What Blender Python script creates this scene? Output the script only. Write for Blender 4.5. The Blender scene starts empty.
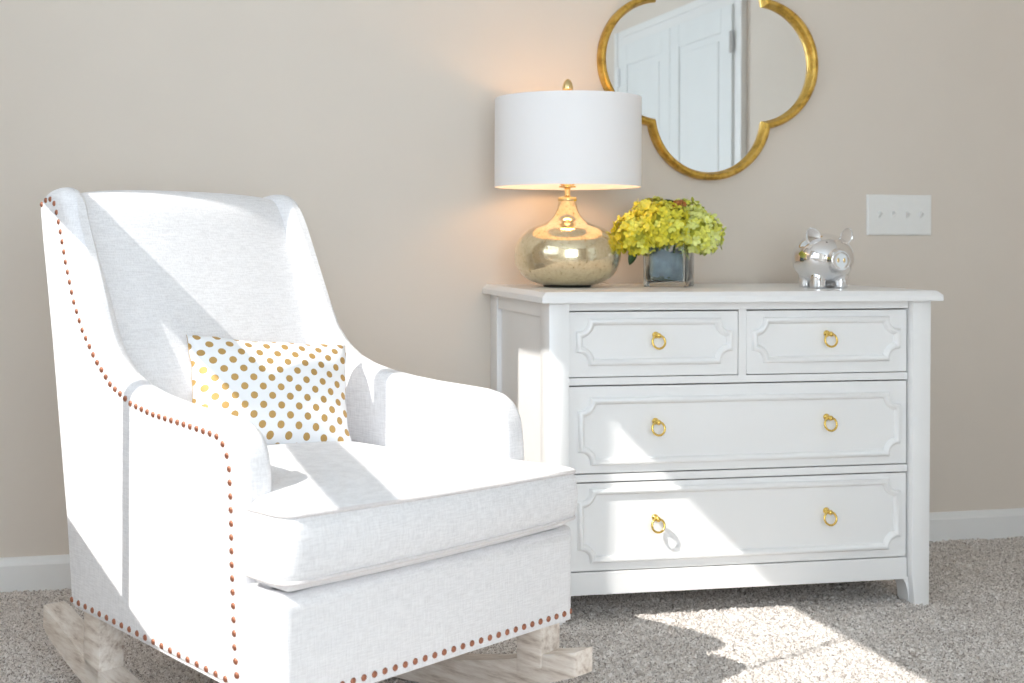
import bpy, bmesh, math, random
import numpy as np
from mathutils import Vector, Matrix, Quaternion
random.seed(7)
rng = np.random.default_rng(11)
PI = math.pi
scene = bpy.context.scene
COL = scene.collection

# ------------------------------------------------------------------ helpers
def link(o, parent=None):
    COL.objects.link(o)
    if parent is not None:
        o.parent = parent
    return o

def mesh_obj(name, verts, faces, mat=None, parent=None, smooth=False, angle=None):
    me = bpy.data.meshes.new(name)
    me.from_pydata([tuple(v) for v in verts], [], [tuple(f) for f in faces])
    me.update()
    bm = bmesh.new(); bm.from_mesh(me)
    bmesh.ops.recalc_face_normals(bm, faces=bm.faces)
    bm.to_mesh(me); bm.free()
    return finish(bpy.data.objects.new(name, me), mat, parent, smooth, angle)

def finish(o, mat, parent, smooth=False, angle=None):
    if mat is not None:
        o.data.materials.append(mat)
    if smooth or angle:
        o.data.polygons.foreach_set('use_smooth', [True] * len(o.data.polygons))
        if angle:
            o.data.set_sharp_from_angle(angle=math.radians(angle))
    return link(o, parent)

def bm_obj(name, bm, mat=None, parent=None, smooth=False, angle=None, recalc=True):
    if recalc:
        bmesh.ops.recalc_face_normals(bm, faces=bm.faces)
    me = bpy.data.meshes.new(name); bm.to_mesh(me); bm.free()
    return finish(bpy.data.objects.new(name, me), mat, parent, smooth, angle)

def add_box(bm, x0, x1, y0, y1, z0, z1, bev=0.0, seg=2):
    vs = [bm.verts.new((x, y, z)) for x in (x0, x1) for y in (y0, y1) for z in (z0, z1)]
    q = [(0, 1, 3, 2), (4, 6, 7, 5), (0, 4, 5, 1), (2, 3, 7, 6), (0, 2, 6, 4), (1, 5, 7, 3)]
    fs = [bm.faces.new([vs[i] for i in f]) for f in q]
    if bev > 0:
        es = list({e for f in fs for e in f.edges})
        bmesh.ops.bevel(bm, geom=es, offset=bev, segments=seg, profile=.5, affect='EDGES')
    return fs

def add_prism(bm, poly, axis, a0, a1, bev=0.0, seg=2):
    """poly: 2-D points; axis 0: poly in (y,z) swept x; 1: (x,z) swept y; 2: (x,y) swept z"""
    def P(p, a):
        return {0: (a, p[0], p[1]), 1: (p[0], a, p[1]), 2: (p[0], p[1], a)}[axis]
    A = [bm.verts.new(P(p, a0)) for p in poly]; B = [bm.verts.new(P(p, a1)) for p in poly]
    n = len(poly)
    fs = [bm.faces.new(A), bm.faces.new(B[::-1])]
    for i in range(n):
        fs.append(bm.faces.new([A[i], A[(i + 1) % n], B[(i + 1) % n], B[i]]))
    bmesh.ops.recalc_face_normals(bm, faces=fs)
    if bev > 0:
        es = [e for f in fs[:2] for e in f.edges]
        bmesh.ops.bevel(bm, geom=list(set(es)), offset=bev, segments=seg, profile=.5, affect='EDGES')

def add_lathe(bm, prof, seg=48, center=(0, 0, 0), cap=True):
    rings = []
    for r, z in prof:
        if r < 1e-6:
            rings.append([bm.verts.new((center[0], center[1], center[2] + z))])
        else:
            rings.append([bm.verts.new((center[0] + r * math.cos(2 * PI * k / seg), center[1] + r * math.sin(2 * PI * k / seg), center[2] + z)) for k in range(seg)])
    for a, b in zip(rings, rings[1:]):
        for k in range(seg):
            k2 = (k + 1) % seg
            if len(a) == 1 and len(b) == 1: continue
            if len(a) == 1: bm.faces.new([a[0], b[k], b[k2]])
            elif len(b) == 1: bm.faces.new([a[k], a[k2], b[0]])
            else: bm.faces.new([a[k], a[k2], b[k2], b[k]])
    if cap:
        if len(rings[0]) > 1: bm.faces.new(rings[0][::-1])
        if len(rings[-1]) > 1: bm.faces.new(rings[-1])

def add_tube(bm, pts, rad, seg=10, closed=False):
    pts = [Vector(p) for p in pts]; n = len(pts)
    rads = rad if isinstance(rad, (list, tuple)) else [rad] * n
    rings = []; prev = None
    for i, p in enumerate(pts):
        if closed: t = pts[(i + 1) % n] - pts[i - 1]
        else: t = pts[min(i + 1, n - 1)] - pts[max(i - 1, 0)]
        t.normalize()
        if prev is None:
            ref = Vector((0, 0, 1)) if abs(t.z) < .9 else Vector((1, 0, 0))
            nr = t.cross(ref).normalized()
        else:
            nr = (prev - t * prev.dot(t)).normalized()
        prev = nr; bn = t.cross(nr)
        rings.append([bm.verts.new(p + (nr * math.cos(2 * PI * k / seg) + bn * math.sin(2 * PI * k / seg)) * rads[i]) for k in range(seg)])
    m = n if closed else n - 1
    for i in range(m):
        a, b = rings[i], rings[(i + 1) % n]
        for k in range(seg):
            k2 = (k + 1) % seg
            bm.faces.new([a[k], a[k2], b[k2], b[k]])
    if not closed:
        bm.faces.new(rings[0][::-1]); bm.faces.new(rings[-1])

def add_sphere(bm, c, r, u=20, v=12, scale=(1, 1, 1)):
    M = Matrix.Translation(c) @ Matrix.Diagonal((scale[0], scale[1], scale[2], 1))
    bmesh.ops.create_uvsphere(bm, u_segments=u, v_segments=v, radius=r, matrix=M)

def add_loft(bm, loops, closed_ends=True):
    """loops: equal-length closed rings of points"""
    R = [[bm.verts.new(p) for p in L] for L in loops]
    n = len(R[0])
    for a, b in zip(R, R[1:]):
        for k in range(n):
            bm.faces.new([a[k], a[(k + 1) % n], b[(k + 1) % n], b[k]])
    if closed_ends:
        bm.faces.new(R[0][::-1]); bm.faces.new(R[-1])
    return R

def empty(name, loc=(0, 0, 0), rz=0.0, label=None, cat=None, group=None):
    o = bpy.data.objects.new(name, None)
    o.empty_display_size = .05
    o.location = loc; o.rotation_euler = (0, 0, rz)
    tag(o, label, cat, group)
    return link(o)

def tag(o, label=None, cat=None, group=None, kind=None):
    if label: o['label'] = label
    if cat: o['category'] = cat
    if group: o['group'] = group
    if kind: o['kind'] = kind
    return o

def copy_tree(o, parent=None):
    c = o.copy(); COL.objects.link(c)
    if parent is not None: c.parent = parent
    for ch in list(o.children): copy_tree(ch, c)
    return c

# ------------------------------------------------------------------ materials
def new_mat(name):
    m = bpy.data.materials.new(name); m.use_nodes = True
    nt = m.node_tree
    return m, nt, nt.nodes['Principled BSDF']

def N(nt, t, **kw):
    n = nt.nodes.new(t)
    for k, v in kw.items():
        if k in n.inputs: n.inputs[k].default_value = v
        else: setattr(n, k, v)
    return n

def L(nt, a, b): nt.links.new(a, b)

def ramp(nt, stops, interp='LINEAR'):
    r = nt.nodes.new('ShaderNodeValToRGB'); cr = r.color_ramp; cr.interpolation = interp
    while len(cr.elements) < len(stops): cr.elements.new(.5)
    for e, (p, c) in zip(cr.elements, stops):
        e.position = p; e.color = (*c, 1)
    return r

def plain(name, col, rough=.5, metal=0.0, noise=0.0, nscale=40, bump=0.0, bscale=200, **kw):
    m, nt, b = new_mat(name)
    b.inputs['Base Color'].default_value = (*col, 1)
    b.inputs['Roughness'].default_value = rough
    b.inputs['Metallic'].default_value = metal
    for k, v in kw.items(): b.inputs[k].default_value = v
    tc = N(nt, 'ShaderNodeTexCoord')
    if noise > 0:
        n = N(nt, 'ShaderNodeTexNoise', Scale=nscale, Detail=4.0)
        L(nt, tc.outputs['Object'], n.inputs['Vector'])
        r = ramp(nt, [(.3, [c * (1 - noise) for c in col]), (.7, [min(1, c * (1 + noise)) for c in col])])
        L(nt, n.outputs['Fac'], r.inputs['Fac']); L(nt, r.outputs['Color'], b.inputs['Base Color'])
    if bump > 0:
        n2 = N(nt, 'ShaderNodeTexNoise', Scale=bscale, Detail=3.0)
        L(nt, tc.outputs['Object'], n2.inputs['Vector'])
        bp = N(nt, 'ShaderNodeBump', Strength=bump, Distance=.002)
        L(nt, n2.outputs['Fac'], bp.inputs['Height']); L(nt, bp.outputs['Normal'], b.inputs['Normal'])
    return m

M = {}
M['wall'] = plain('wall_paint', (.70, .632, .558), .7, noise=.015, nscale=3, bump=.08, bscale=350)
M['white_trim'] = plain('white_trim_paint', (.80, .80, .79), .35, noise=.01, nscale=8)
M['ceiling'] = plain('ceiling_paint', (.80, .80, .79), .8, noise=.01, bump=.05, bscale=150)
M['door'] = plain('door_paint', (.78, .80, .80), .4, noise=.01, nscale=6)
M['dresser'] = plain('dresser_lacquer', (.86, .855, .848), .28, noise=.012, nscale=5, bump=.02, bscale=120)
M['gold'] = plain('polished_brass', (.85, .60, .16), .18, 1.0, noise=.05, nscale=60)
M['plate'] = plain('white_plastic', (.82, .82, .80), .3, noise=.01)
M['copper'] = plain('copper_nail', (.40, .165, .10), .38, .7, noise=.15, nscale=90)
M['dark'] = plain('dark_metal', (.03, .028, .025), .4, .3, noise=.1)
M['steel'] = plain('hinge_steel', (.58, .58, .58), .35, 1.0, noise=.05)
M['champagne'] = plain('champagne_brass', (.82, .63, .32), .22, 1.0, noise=.04, nscale=70)

def mat_fabric():
    m, nt, b = new_mat('white_linen')
    b.inputs['Roughness'].default_value = .9
    b.inputs['Sheen Weight'].default_value = .15
    tc = N(nt, 'ShaderNodeTexCoord')
    facs = []
    for sc, rot in (((38, 38, 430), 0), ((430, 430, 38), 0)):
        mp = N(nt, 'ShaderNodeMapping'); mp.inputs['Scale'].default_value = sc
        L(nt, tc.outputs['Object'], mp.inputs['Vector'])
        n = N(nt, 'ShaderNodeTexNoise', Scale=1.0, Detail=2.0, Roughness=.6)
        L(nt, mp.outputs['Vector'], n.inputs['Vector']); facs.append(n)
    mx = N(nt, 'ShaderNodeMath', operation='ADD')
    L(nt, facs[0].outputs['Fac'], mx.inputs[0]); L(nt, facs[1].outputs['Fac'], mx.inputs[1])
    hf = N(nt, 'ShaderNodeMath', operation='MULTIPLY'); hf.inputs[1].default_value = .5
    L(nt, mx.outputs[0], hf.inputs[0])
    r = ramp(nt, [(.35, (.69, .675, .682)), (.60, (.83, .818, .825))])
    L(nt, hf.outputs[0], r.inputs['Fac']); L(nt, r.outputs['Color'], b.inputs['Base Color'])
    bp = N(nt, 'ShaderNodeBump', Strength=.4, Distance=.002)
    L(nt, hf.outputs[0], bp.inputs['Height']); L(nt, bp.outputs['Normal'], b.inputs['Normal'])
    return m
M['fabric'] = mat_fabric()
M['piping'] = plain('linen_piping', (.70, .66, .65), .9, noise=.05, nscale=200)

def mat_wood():
    m, nt, b = new_mat('whitewashed_wood')
    b.inputs['Roughness'].default_value = .6
    tc = N(nt, 'ShaderNodeTexCoord')
    mp = N(nt, 'ShaderNodeMapping'); mp.inputs['Scale'].default_value = (45, 6, 45)
    L(nt, tc.outputs['Object'], mp.inputs['Vector'])
    n = N(nt, 'ShaderNodeTexNoise', Scale=1.6, Detail=6.0, Roughness=.65)
    L(nt, mp.outputs['Vector'], n.inputs['Vector'])
    r = ramp(nt, [(.28, (.40, .31, .25)), (.43, (.66, .575, .50)), (.58, (.80, .73, .66)), (.8, (.84, .79, .74))])
    L(nt, n.outputs['Fac'], r.inputs['Fac']); L(nt, r.outputs['Color'], b.inputs['Base Color'])
    bp = N(nt, 'ShaderNodeBump', Strength=.2, Distance=.002)
    L(nt, n.outputs['Fac'], bp.inputs['Height']); L(nt, bp.outputs['Normal'], b.inputs['Normal'])
    return m
M['wood'] = mat_wood()

def mat_carpet():
    m, nt, b = new_mat('speckled_carpet')
    b.inputs['Roughness'].default_value = .95
    b.inputs['Specular IOR Level'].default_value = .1
    tc = N(nt, 'ShaderNodeTexCoord')
    v = N(nt, 'ShaderNodeTexVoronoi', Scale=280.0)
    L(nt, tc.outputs['Object'], v.inputs['Vector'])
    sp = N(nt, 'ShaderNodeSeparateColor'); L(nt, v.outputs['Color'], sp.inputs['Color'])
    r = ramp(nt, [(0.0, (.30, .262, .237)), (.14, (.48, .435, .40)), (.40, (.68, .625, .585)), (.70, (.80, .75, .71)), (1.0, (.92, .885, .855))])
    L(nt, sp.outputs['Red'], r.inputs['Fac'])
    n = N(nt, 'ShaderNodeTexNoise', Scale=5.0, Detail=3.0)
    L(nt, tc.outputs['Object'], n.inputs['Vector'])
    r2 = ramp(nt, [(.3, (.90, .89, .88)), (.7, (1, 1, 1))])
    L(nt, n.outputs['Fac'], r2.inputs['Fac'])
    mx = N(nt, 'ShaderNodeMix', data_type='RGBA', blend_type='MULTIPLY'); mx.inputs[0].default_value = 1
    L(nt, r.outputs['Color'], mx.inputs[6]); L(nt, r2.outputs['Color'], mx.inputs[7])
    L(nt, mx.outputs[2], b.inputs['Base Color'])
    return m
M['carpet'] = mat_carpet()

def mat_mercury():
    m, nt, b = new_mat('mercury_glass')
    b.inputs['Metallic'].default_value = 1.0
    tc = N(nt, 'ShaderNodeTexCoord')
    n = N(nt, 'ShaderNodeTexNoise', Scale=110.0, Detail=5.0, Roughness=.7)
    L(nt, tc.outputs['Object'], n.inputs['Vector'])
    r = ramp(nt, [(.30, (.42, .30, .14)), (.42, (.80, .68, .45)), (.7, (.90, .80, .58))])
    L(nt, n.outputs['Fac'], r.inputs['Fac']); L(nt, r.outputs['Color'], b.inputs['Base Color'])
    r2 = ramp(nt, [(.35, (.30, .30, .30)), (.55, (.07, .07, .07))])
    L(nt, n.outputs['Fac'], r2.inputs['Fac']); L(nt, r2.outputs['Color'], b.inputs['Roughness'])
    b.inputs['Coat Weight'].default_value = .5
    bp = N(nt, 'ShaderNodeBump', Strength=.12, Distance=.002)
    L(nt, n.outputs['Fac'], bp.inputs['Height']); L(nt, bp.outputs['Normal'], b.inputs['Normal'])
    return m
M['mercury'] = mat_mercury()

def mat_gilt():
    m, nt, b = new_mat('antique_gilt')
    b.inputs['Metallic'].default_value = .9
    b.inputs['Roughness'].default_value = .34
    tc = N(nt, 'ShaderNodeTexCoord')
    n = N(nt, 'ShaderNodeTexNoise', Scale=28.0, Detail=6.0, Roughness=.7)
    L(nt, tc.outputs['Object'], n.inputs['Vector'])
    r = ramp(nt, [(.28, (.28, .15, .03)), (.5, (.68, .42, .085)), (.75, (.82, .58, .18))])
    L(nt, n.outputs['Fac'], r.inputs['Fac']); L(nt, r.outputs['Color'], b.inputs['Base Color'])
    return m
M['gilt'] = mat_gilt()

def mat_shade():
    m, nt, b = new_mat('white_lamp_shade')
    out = nt.nodes['Material Output']
    tc = N(nt, 'ShaderNodeTexCoord')
    n = N(nt, 'ShaderNodeTexNoise', Scale=260.0, Detail=2.0); L(nt, tc.outputs['Object'], n.inputs['Vector'])
    bp = N(nt, 'ShaderNodeBump', Strength=.12, Distance=.001); L(nt, n.outputs['Fac'], bp.inputs['Height'])
    b.inputs['Base Color'].default_value = (.92, .91, .915, 1); b.inputs['Roughness'].default_value = .9
    L(nt, bp.outputs['Normal'], b.inputs['Normal'])
    t = N(nt, 'ShaderNodeBsdfTranslucent'); t.inputs['Color'].default_value = (.85, .82, .78, 1)
    mx = N(nt, 'ShaderNodeMixShader'); mx.inputs[0].default_value = .07
    L(nt, b.outputs[0], mx.inputs[1]); L(nt, t.outputs[0], mx.inputs[2]); L(nt, mx.outputs[0], out.inputs['Surface'])
    return m
M['shade'] = mat_shade()

def mat_glass(name, col, rough=0.0, ior=1.45):
    m, nt, b = new_mat(name)
    b.inputs['Base Color'].default_value = (*col, 1)
    b.inputs['Transmission Weight'].default_value = 1.0
    b.inputs['Roughness'].default_value = rough
    b.inputs['IOR'].default_value = ior
    return m
M['glass'] = mat_glass('vase_glass', (.93, .97, .98))
def mat_pane(name, col):
    m, nt, b = new_mat(name); out = nt.nodes['Material Output']
    t = N(nt, 'ShaderNodeBsdfTransparent'); t.inputs['Color'].default_value = (*col, 1); g = N(nt, 'ShaderNodeBsdfGlossy', Roughness=.02)
    mx = N(nt, 'ShaderNodeMixShader'); mx.inputs[0].default_value = .04
    L(nt, t.outputs[0], mx.inputs[1]); L(nt, g.outputs[0], mx.inputs[2]); L(nt, mx.outputs[0], out.inputs['Surface'])
    return m
M['pane'] = mat_pane('window_pane', (.97, .98, .98))
M['dim_pane'] = mat_pane('dimmed_pane', (.58, .58, .58))     # grey tint added to dim the daylight entering from the left
M['mirror'] = plain('mirror_silver', (.90, .92, .92), .015, 1.0)
M['chrome'] = plain('chrome', (.88, .88, .89), .035, 1.0)
M['stem'] = plain('stem_green', (.16, .26, .06), .5, noise=.2, nscale=80)
M['leaf'] = plain('leaf_dark_green', (.05, .10, .035), .5, noise=.3, nscale=60)
M['leaf_grey'] = plain('leaf_lining', (.20, .28, .33), .45, noise=.35, nscale=35)
M['petal_y'] = plain('petal_golden_yellow', (.72, .66, .05), .6, noise=.22, nscale=70, **{'Subsurface Weight': .0})
M['petal_g'] = plain('petal_lime_yellow', (.72, .72, .12), .6, noise=.2, nscale=70)
M['petal_p'] = plain('petal_pale_lime', (.74, .78, .26), .6, noise=.15, nscale=70)
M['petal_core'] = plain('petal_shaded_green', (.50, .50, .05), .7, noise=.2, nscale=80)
M['bud'] = plain('bud_orange_brown', (.42, .16, .04), .6, noise=.3, nscale=90)

def mat_bulb():
    m, nt, b = new_mat('lamp_bulb_lit')
    b.inputs['Emission Color'].default_value = (1, .62, .30, 1); b.inputs['Emission Strength'].default_value = 9
    return m
M['bulb'] = mat_bulb()

def mat_dots():
    m, nt, b = new_mat('gold_dot_cotton')
    tc = N(nt, 'ShaderNodeUVMap'); tc.uv_map = 'UVMap'
    S = .0395
    sep = N(nt, 'ShaderNodeSeparateXYZ'); L(nt, tc.outputs['UV'], sep.inputs[0])
    def dist(ox, oy):
        ds = []
        for ax, off, per in (('X', ox, S), ('Y', oy, S)):
            a = N(nt, 'ShaderNodeMath', operation='ADD'); a.inputs[1].default_value = off * per + 20 * per
            L(nt, sep.outputs[ax], a.inputs[0])
            d = N(nt, 'ShaderNodeMath', operation='DIVIDE'); d.inputs[1].default_value = per; L(nt, a.outputs[0], d.inputs[0])
            f = N(nt, 'ShaderNodeMath', operation='FRACT'); L(nt, d.outputs[0], f.inputs[0])
            s = N(nt, 'ShaderNodeMath', operation='SUBTRACT'); s.inputs[1].default_value = .5; L(nt, f.outputs[0], s.inputs[0])
            p = N(nt, 'ShaderNodeMath', operation='MULTIPLY'); L(nt, s.outputs[0], p.inputs[0]); L(nt, s.outputs[0], p.inputs[1])
            ds.append(p)
        t = N(nt, 'ShaderNodeMath', operation='ADD'); L(nt, ds[0].outputs[0], t.inputs[0]); L(nt, ds[1].outputs[0], t.inputs[1])
        return t
    d1, d2 = dist(0, 0), dist(.5, .5)
    mn = N(nt, 'ShaderNodeMath', operation='MINIMUM'); L(nt, d1.outputs[0], mn.inputs[0]); L(nt, d2.outputs[0], mn.inputs[1])
    lt = N(nt, 'ShaderNodeMath', operation='LESS_THAN'); lt.inputs[1].default_value = .195 ** 2
    L(nt, mn.outputs[0], lt.inputs[0])
    mx = N(nt, 'ShaderNodeMix', data_type='RGBA'); L(nt, lt.outputs[0], mx.inputs[0])
    mx.inputs[6].default_value = (.84, .84, .85, 1); mx.inputs[7].default_value = (.50, .31, .10, 1)
    L(nt, mx.outputs[2], b.inputs['Base Color'])
    mt = N(nt, 'ShaderNodeMath', operation='MULTIPLY'); mt.inputs[1].default_value = .35; L(nt, lt.outputs[0], mt.inputs[0])
    L(nt, mt.outputs[0], b.inputs['Metallic'])
    b.inputs['Roughness'].default_value = .6
    return m
M['dots'] = mat_dots()

# ------------------------------------------------------------------ camera (fitted to the photograph)
CAM = Vector((0, -3.4858, .9248)); YAW = .219; ROLL = -.0033
F = Vector((math.sin(YAW), math.cos(YAW), 0))
R0 = Vector((math.cos(YAW), -math.sin(YAW), 0)); U0 = Vector((0, 0, 1))
RX = R0 * math.cos(ROLL) - U0 * math.sin(ROLL); UY = R0 * math.sin(ROLL) + U0 * math.cos(ROLL)
cam = bpy.data.cameras.new('camera'); co = link(bpy.data.objects.new('camera', cam))
mm = Matrix.Identity(4)
for i in range(3):
    mm[i][0] = RX[i]; mm[i][1] = UY[i]; mm[i][2] = -F[i]; mm[i][3] = CAM[i]
co.matrix_world = mm
cam.sensor_width = 36; cam.lens = 1279.07 / 1024 * 36
cam.shift_x = (512 - 405.49) / 1024; cam.shift_y = -101.65 / 1024
cam.clip_start = .05
cam.dof.use_dof = True; cam.dof.focus_distance = 2.75; cam.dof.aperture_fstop = 5.0
scene.camera = co

# ------------------------------------------------------------------ the room
XL, XR, YF, ZC = -.75, 2.86, -4.7, 2.74      # left wall, right wall, wall behind the viewer, ceiling
WY0, WY1, WZ0, WZ1 = -2.62, -.93, 1.012, 2.452      # window on the left wall
BX0, BX1, BZ0, BZ1 = -.68, 1.25, .35, 2.40            # unseen window added behind the viewer for fill light

def floor_mesh():
    def lines(a, b, fa, fb, fine, coarse):
        l = list(np.arange(a, fa, coarse)) + list(np.arange(fa, fb, fine)) + list(np.arange(fb, b, coarse)) + [b]
        return np.array(l)
    xs = lines(XL - .1, XR + .1, -.72, 2.86, .0052, .08)
    ys = lines(YF - .1, .1, -1.75, .0, .0052, .08)
    X, Y = np.meshgrid(xs, ys)
    Z = rng.random(X.shape) ** 1.6 * .011 - .0075 + .009 * np.clip((Y + .13) / .11, 0, 1)
    Z += .0016 * np.sin(X * 9 + np.sin(Y * 7)) * np.cos(Y * 11)
    coarse = (Y < -1.75) | (X < -.72)
    Z[coarse] = -.005
    X = X + rng.uniform(-.0017, .0017, X.shape); Y = Y + rng.uniform(-.0017, .0017, Y.shape)
    ny, nx = X.shape
    co_ = np.stack([X, Y, Z], -1).reshape(-1, 3).astype(np.float32)
    i = np.arange(ny * nx).reshape(ny, nx)
    q = np.stack([i[:-1, :-1], i[:-1, 1:], i[1:, 1:], i[1:, :-1]], -1).reshape(-1, 4)
    me = bpy.data.meshes.new('floor')
    me.vertices.add(len(co_)); me.vertices.foreach_set('co', co_.ravel())
    me.loops.add(q.size); me.loops.foreach_set('vertex_index', q.ravel().astype(np.int32))
    me.polygons.add(len(q)); me.polygons.foreach_set('loop_start', (np.arange(len(q)) * 4).astype(np.int32))
    me.update(); me.validate()
    o = bpy.data.objects.new('floor', me)
    finish(o, M['carpet'], None, True)
    tag(o, kind='structure')
floor_mesh()

def struct(name, bm, mat, parent=None, **kw):
    o = bm_obj(name, bm, mat, parent, **kw)
    if parent is None: tag(o, kind='structure')
    return o

bm = bmesh.new(); add_box(bm, XL - .1, XR + .1, 0, .1, -.02, ZC); struct('wall_back', bm, M['wall'])
bm = bmesh.new(); add_box(bm, XL - .1, XR + .1, YF - .1, .1, ZC, ZC + .08); struct('ceiling', bm, M['ceiling'])
bm = bmesh.new(); add_box(bm, XR, XR + .1, YF, 0, -.02, ZC); struct('wall_right', bm, M['wall'])
def wall_with_hole(name, axis, c0, c1, a0, a1, h0, h1, z0, z1):
    bm = bmesh.new()
    for (p0, p1, q0, q1) in ((a0, h0, -.02, ZC), (h1, a1, -.02, ZC), (h0, h1, -.02, z0), (h0, h1, z1, ZC)):
        if axis == 0: add_box(bm, c0, c1, p0, p1, q0, q1)
        else: add_box(bm, p0, p1, c0, c1, q0, q1)
    struct(name, bm, M['wall'])
wall_with_hole('wall_left', 0, XL - .02, XL, YF, 0, WY0, WY1, WZ0, WZ1)
wall_with_hole('wall_front', 1, YF - .02, YF, XL, XR, BX0, BX1, BZ0, BZ1)

# double hung window on the left: meeting rail, thin mullion, rod added to cast a faint line on the carpet
RZ0, RZ1 = 1.615, 1.712
def window_left():
    bm = bmesh.new(); x0, x1 = XL - .019, XL - .003
    for (a, b, c, d) in ((WY0, WY1, RZ0, RZ1), (-1.433, -1.408, WZ0, RZ0), (-1.06, WY1, RZ1, WZ1), (-1.430, -1.392, RZ1, WZ1)):  # third bar: wide upper stile added to cut off the sun
        add_box(bm, x0, x1, a, b, c, d)
    f = struct('window_1', bm, M['white_trim'])
    bm = bmesh.new()
    add_box(bm, XL, XL + .016, WY1, WY1 + .08, WZ0 - .08, WZ1 + .08, .003)
    add_box(bm, XL, XL + .016, WY0 - .08, WY0, WZ0 - .08, WZ1 + .08, .003)
    add_box(bm, XL, XL + .016, WY0, WY1, WZ1, WZ1 + .08, .003)
    add_box(bm, XL, XL + .016, WY0, WY1, WZ0 - .08, WZ0 - .004, .003)
    bm_obj('casing', bm, M['white_trim'], f)
    bm = bmesh.new(); add_box(bm, XL - .012, XL - .010, WY0, WY1, WZ0, WZ1); bm_obj('pane', bm, M['dim_pane'], f)
    bm = bmesh.new(); add_tube(bm, [(XL + .03, -1.885, WZ1 + .06), (XL + .03, -1.885, 2.03)], .0055, 8); bm_obj('shadow_rod', bm, M['plate'], f)
window_left()
def fill_window_front():  # added to brighten the room from the camera side
    bm = bmesh.new(); y0, y1 = YF - .018, YF - .002
    w = .05
    add_box(bm, BX0, BX0 + w, y0, y1, BZ0, BZ1); add_box(bm, BX1 - w, BX1, y0, y1, BZ0, BZ1)
    add_box(bm, BX0 + w, BX1 - w, y0, y1, BZ0, BZ0 + w); add_box(bm, BX0 + w, BX1 - w, y0, y1, BZ1 - w, BZ1)
    xm = (BX0 + BX1) / 2; add_box(bm, xm - .04, xm + .04, y0, y1, BZ0 + w, BZ1 - w)
    zm = (BZ0 + BZ1) / 2
    add_box(bm, BX0 + w, xm - .04, y0, y1, zm - .025, zm + .025); add_box(bm, xm + .04, BX1 - w, y0, y1, zm - .025, zm + .025)
    f = struct('fill_window', bm, M['white_trim'])
    bm = bmesh.new()
    for (a, b, c, d) in ((BX0 - .08, BX0, BZ0 - .08, BZ1 + .08), (BX1, BX1 + .08, BZ0 - .08, BZ1 + .08), (BX0, BX1, BZ1, BZ1 + .08), (BX0, BX1, BZ0 - .08, BZ0)):
        add_box(bm, a, b, YF, YF + .016, c, d, .003)
    bm_obj('casing', bm, M['white_trim'], f)
    bm = bmesh.new(); add_box(bm, BX0, BX1, YF - .011, YF - .009, BZ0, BZ1); bm_obj('pane', bm, M['pane'], f)
fill_window_front()
# unseen slab added outside to keep direct sun out of that window
bm = bmesh.new(); add_box(bm, -3.4, 3.2, YF - 1.15, YF - .03, 2.46, 2.56); struct('sun_block', bm, M['white_trim'])

# baseboards with a moulded top
BBP = [(0, 0), (.015, 0), (.015, .078), (.012, .083), (.010, .090), (.006, .0985), (0, .0985)]
def baseboard(name, p0, p1, inward):
    p0, p1, inward = Vector(p0), Vector(p1), Vector(inward)
    bm = bmesh.new()
    add_loft(bm, [[(p.x + inward.x * a, p.y + inward.y * a, z - .006) for a, z in BBP] for p in (p0, p1)])
    struct(name, bm, M['white_trim'])
baseboard('baseboard_back', (XL + .016, 0, 0), (XR - .016, 0, 0), (0, -1, 0))
baseboard('baseboard_left', (XL, YF + .016, 0), (XL, -.016, 0), (1, 0, 0))
baseboard('baseboard_right', (XR, -2.01, 0), (XR, 0, 0), (-1, 0, 0))

# closet double doors on the right wall (seen in the mirror)
DY0, DY1, DYM, DH = -3.52, -2.12, -2.82, 2.05
def door(name, y0, y1, hinge_y, knob_y):
    bm = bmesh.new(); x1, x0 = XR - .002, XR - .034
    st = .11
    add_box(bm, x0 + .007, x1, y0, y1, .012, DH)
    for (a, b, c, d) in ((y0, y0 + st, .012, DH), (y1 - st, y1, .012, DH), (y0 + st, y1 - st, .012, .25), (y0 + st, y1 - st, DH - .12, DH), (y0 + st, y1 - st, .92, 1.05)):
        add_box(bm, x0, x0 + .0075, a, b, c, d, .003)
    for (c, d) in ((.25, .92), (1.05, DH - .12)):
        add_box(bm, x0 + .003, x0 + .009, y0 + st + .035, y1 - st - .035, c + .035, d - .035, .004)
    o = struct(name, bm, M['door'])
    bm = bmesh.new()
    for z in (.25, 1.05, 1.87):
        add_box(bm, x0 - .006, x0 + .004, hinge_y - .012, hinge_y + .012, z - .05, z + .05, .002)
        add_tube(bm, [(x0 - .006, hinge_y, z - .052), (x0 - .006, hinge_y, z + .052)], .007, 8)
    bm_obj('hinge', bm, M['steel'], o)
    bm = bmesh.new(); add_sphere(bm, (x0 - .045, knob_y, .95), .027); add_tube(bm, [(x0, knob_y, .95), (x0 - .045, knob_y, .95)], .01, 10)
    bm_obj('door_knob', bm, M['steel'], o, smooth=True)
door('door_1', DYM + .002, DY1, DY1, DYM + .06)
door('door_2', DY0, DYM - .002, DY0, DYM - .06)
bm = bmesh.new()
for (a, b, c, d) in ((DY1, DY1 + .09, -.01, DH + .09), (DY0 - .09, DY0, -.01, DH + .09), (DY0, DY1, DH, DH + .09)):
    add_box(bm, XR - .022, XR, a, b, c, d, .004)
    add_box(bm, XR - .03, XR - .02, a + (.05 if a == DY1 else 0), b - (.05 if b == DY0 else 0), c + (.05 if c == DH else 0), d, .003)
struct('trim_1', bm, M['white_trim'])

# ------------------------------------------------------------------ glider chair with rockers
HW0, TAN, TANR = .365, .0884, .056
CH = empty('rocking_chair', (.552, -1.3263, 0), .55, 'white linen wingback rocking chair with copper nailhead trim', 'chair')
def hw(v, sgn=-1): return HW0 - (TAN if sgn < 0 else TANR) * v

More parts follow.
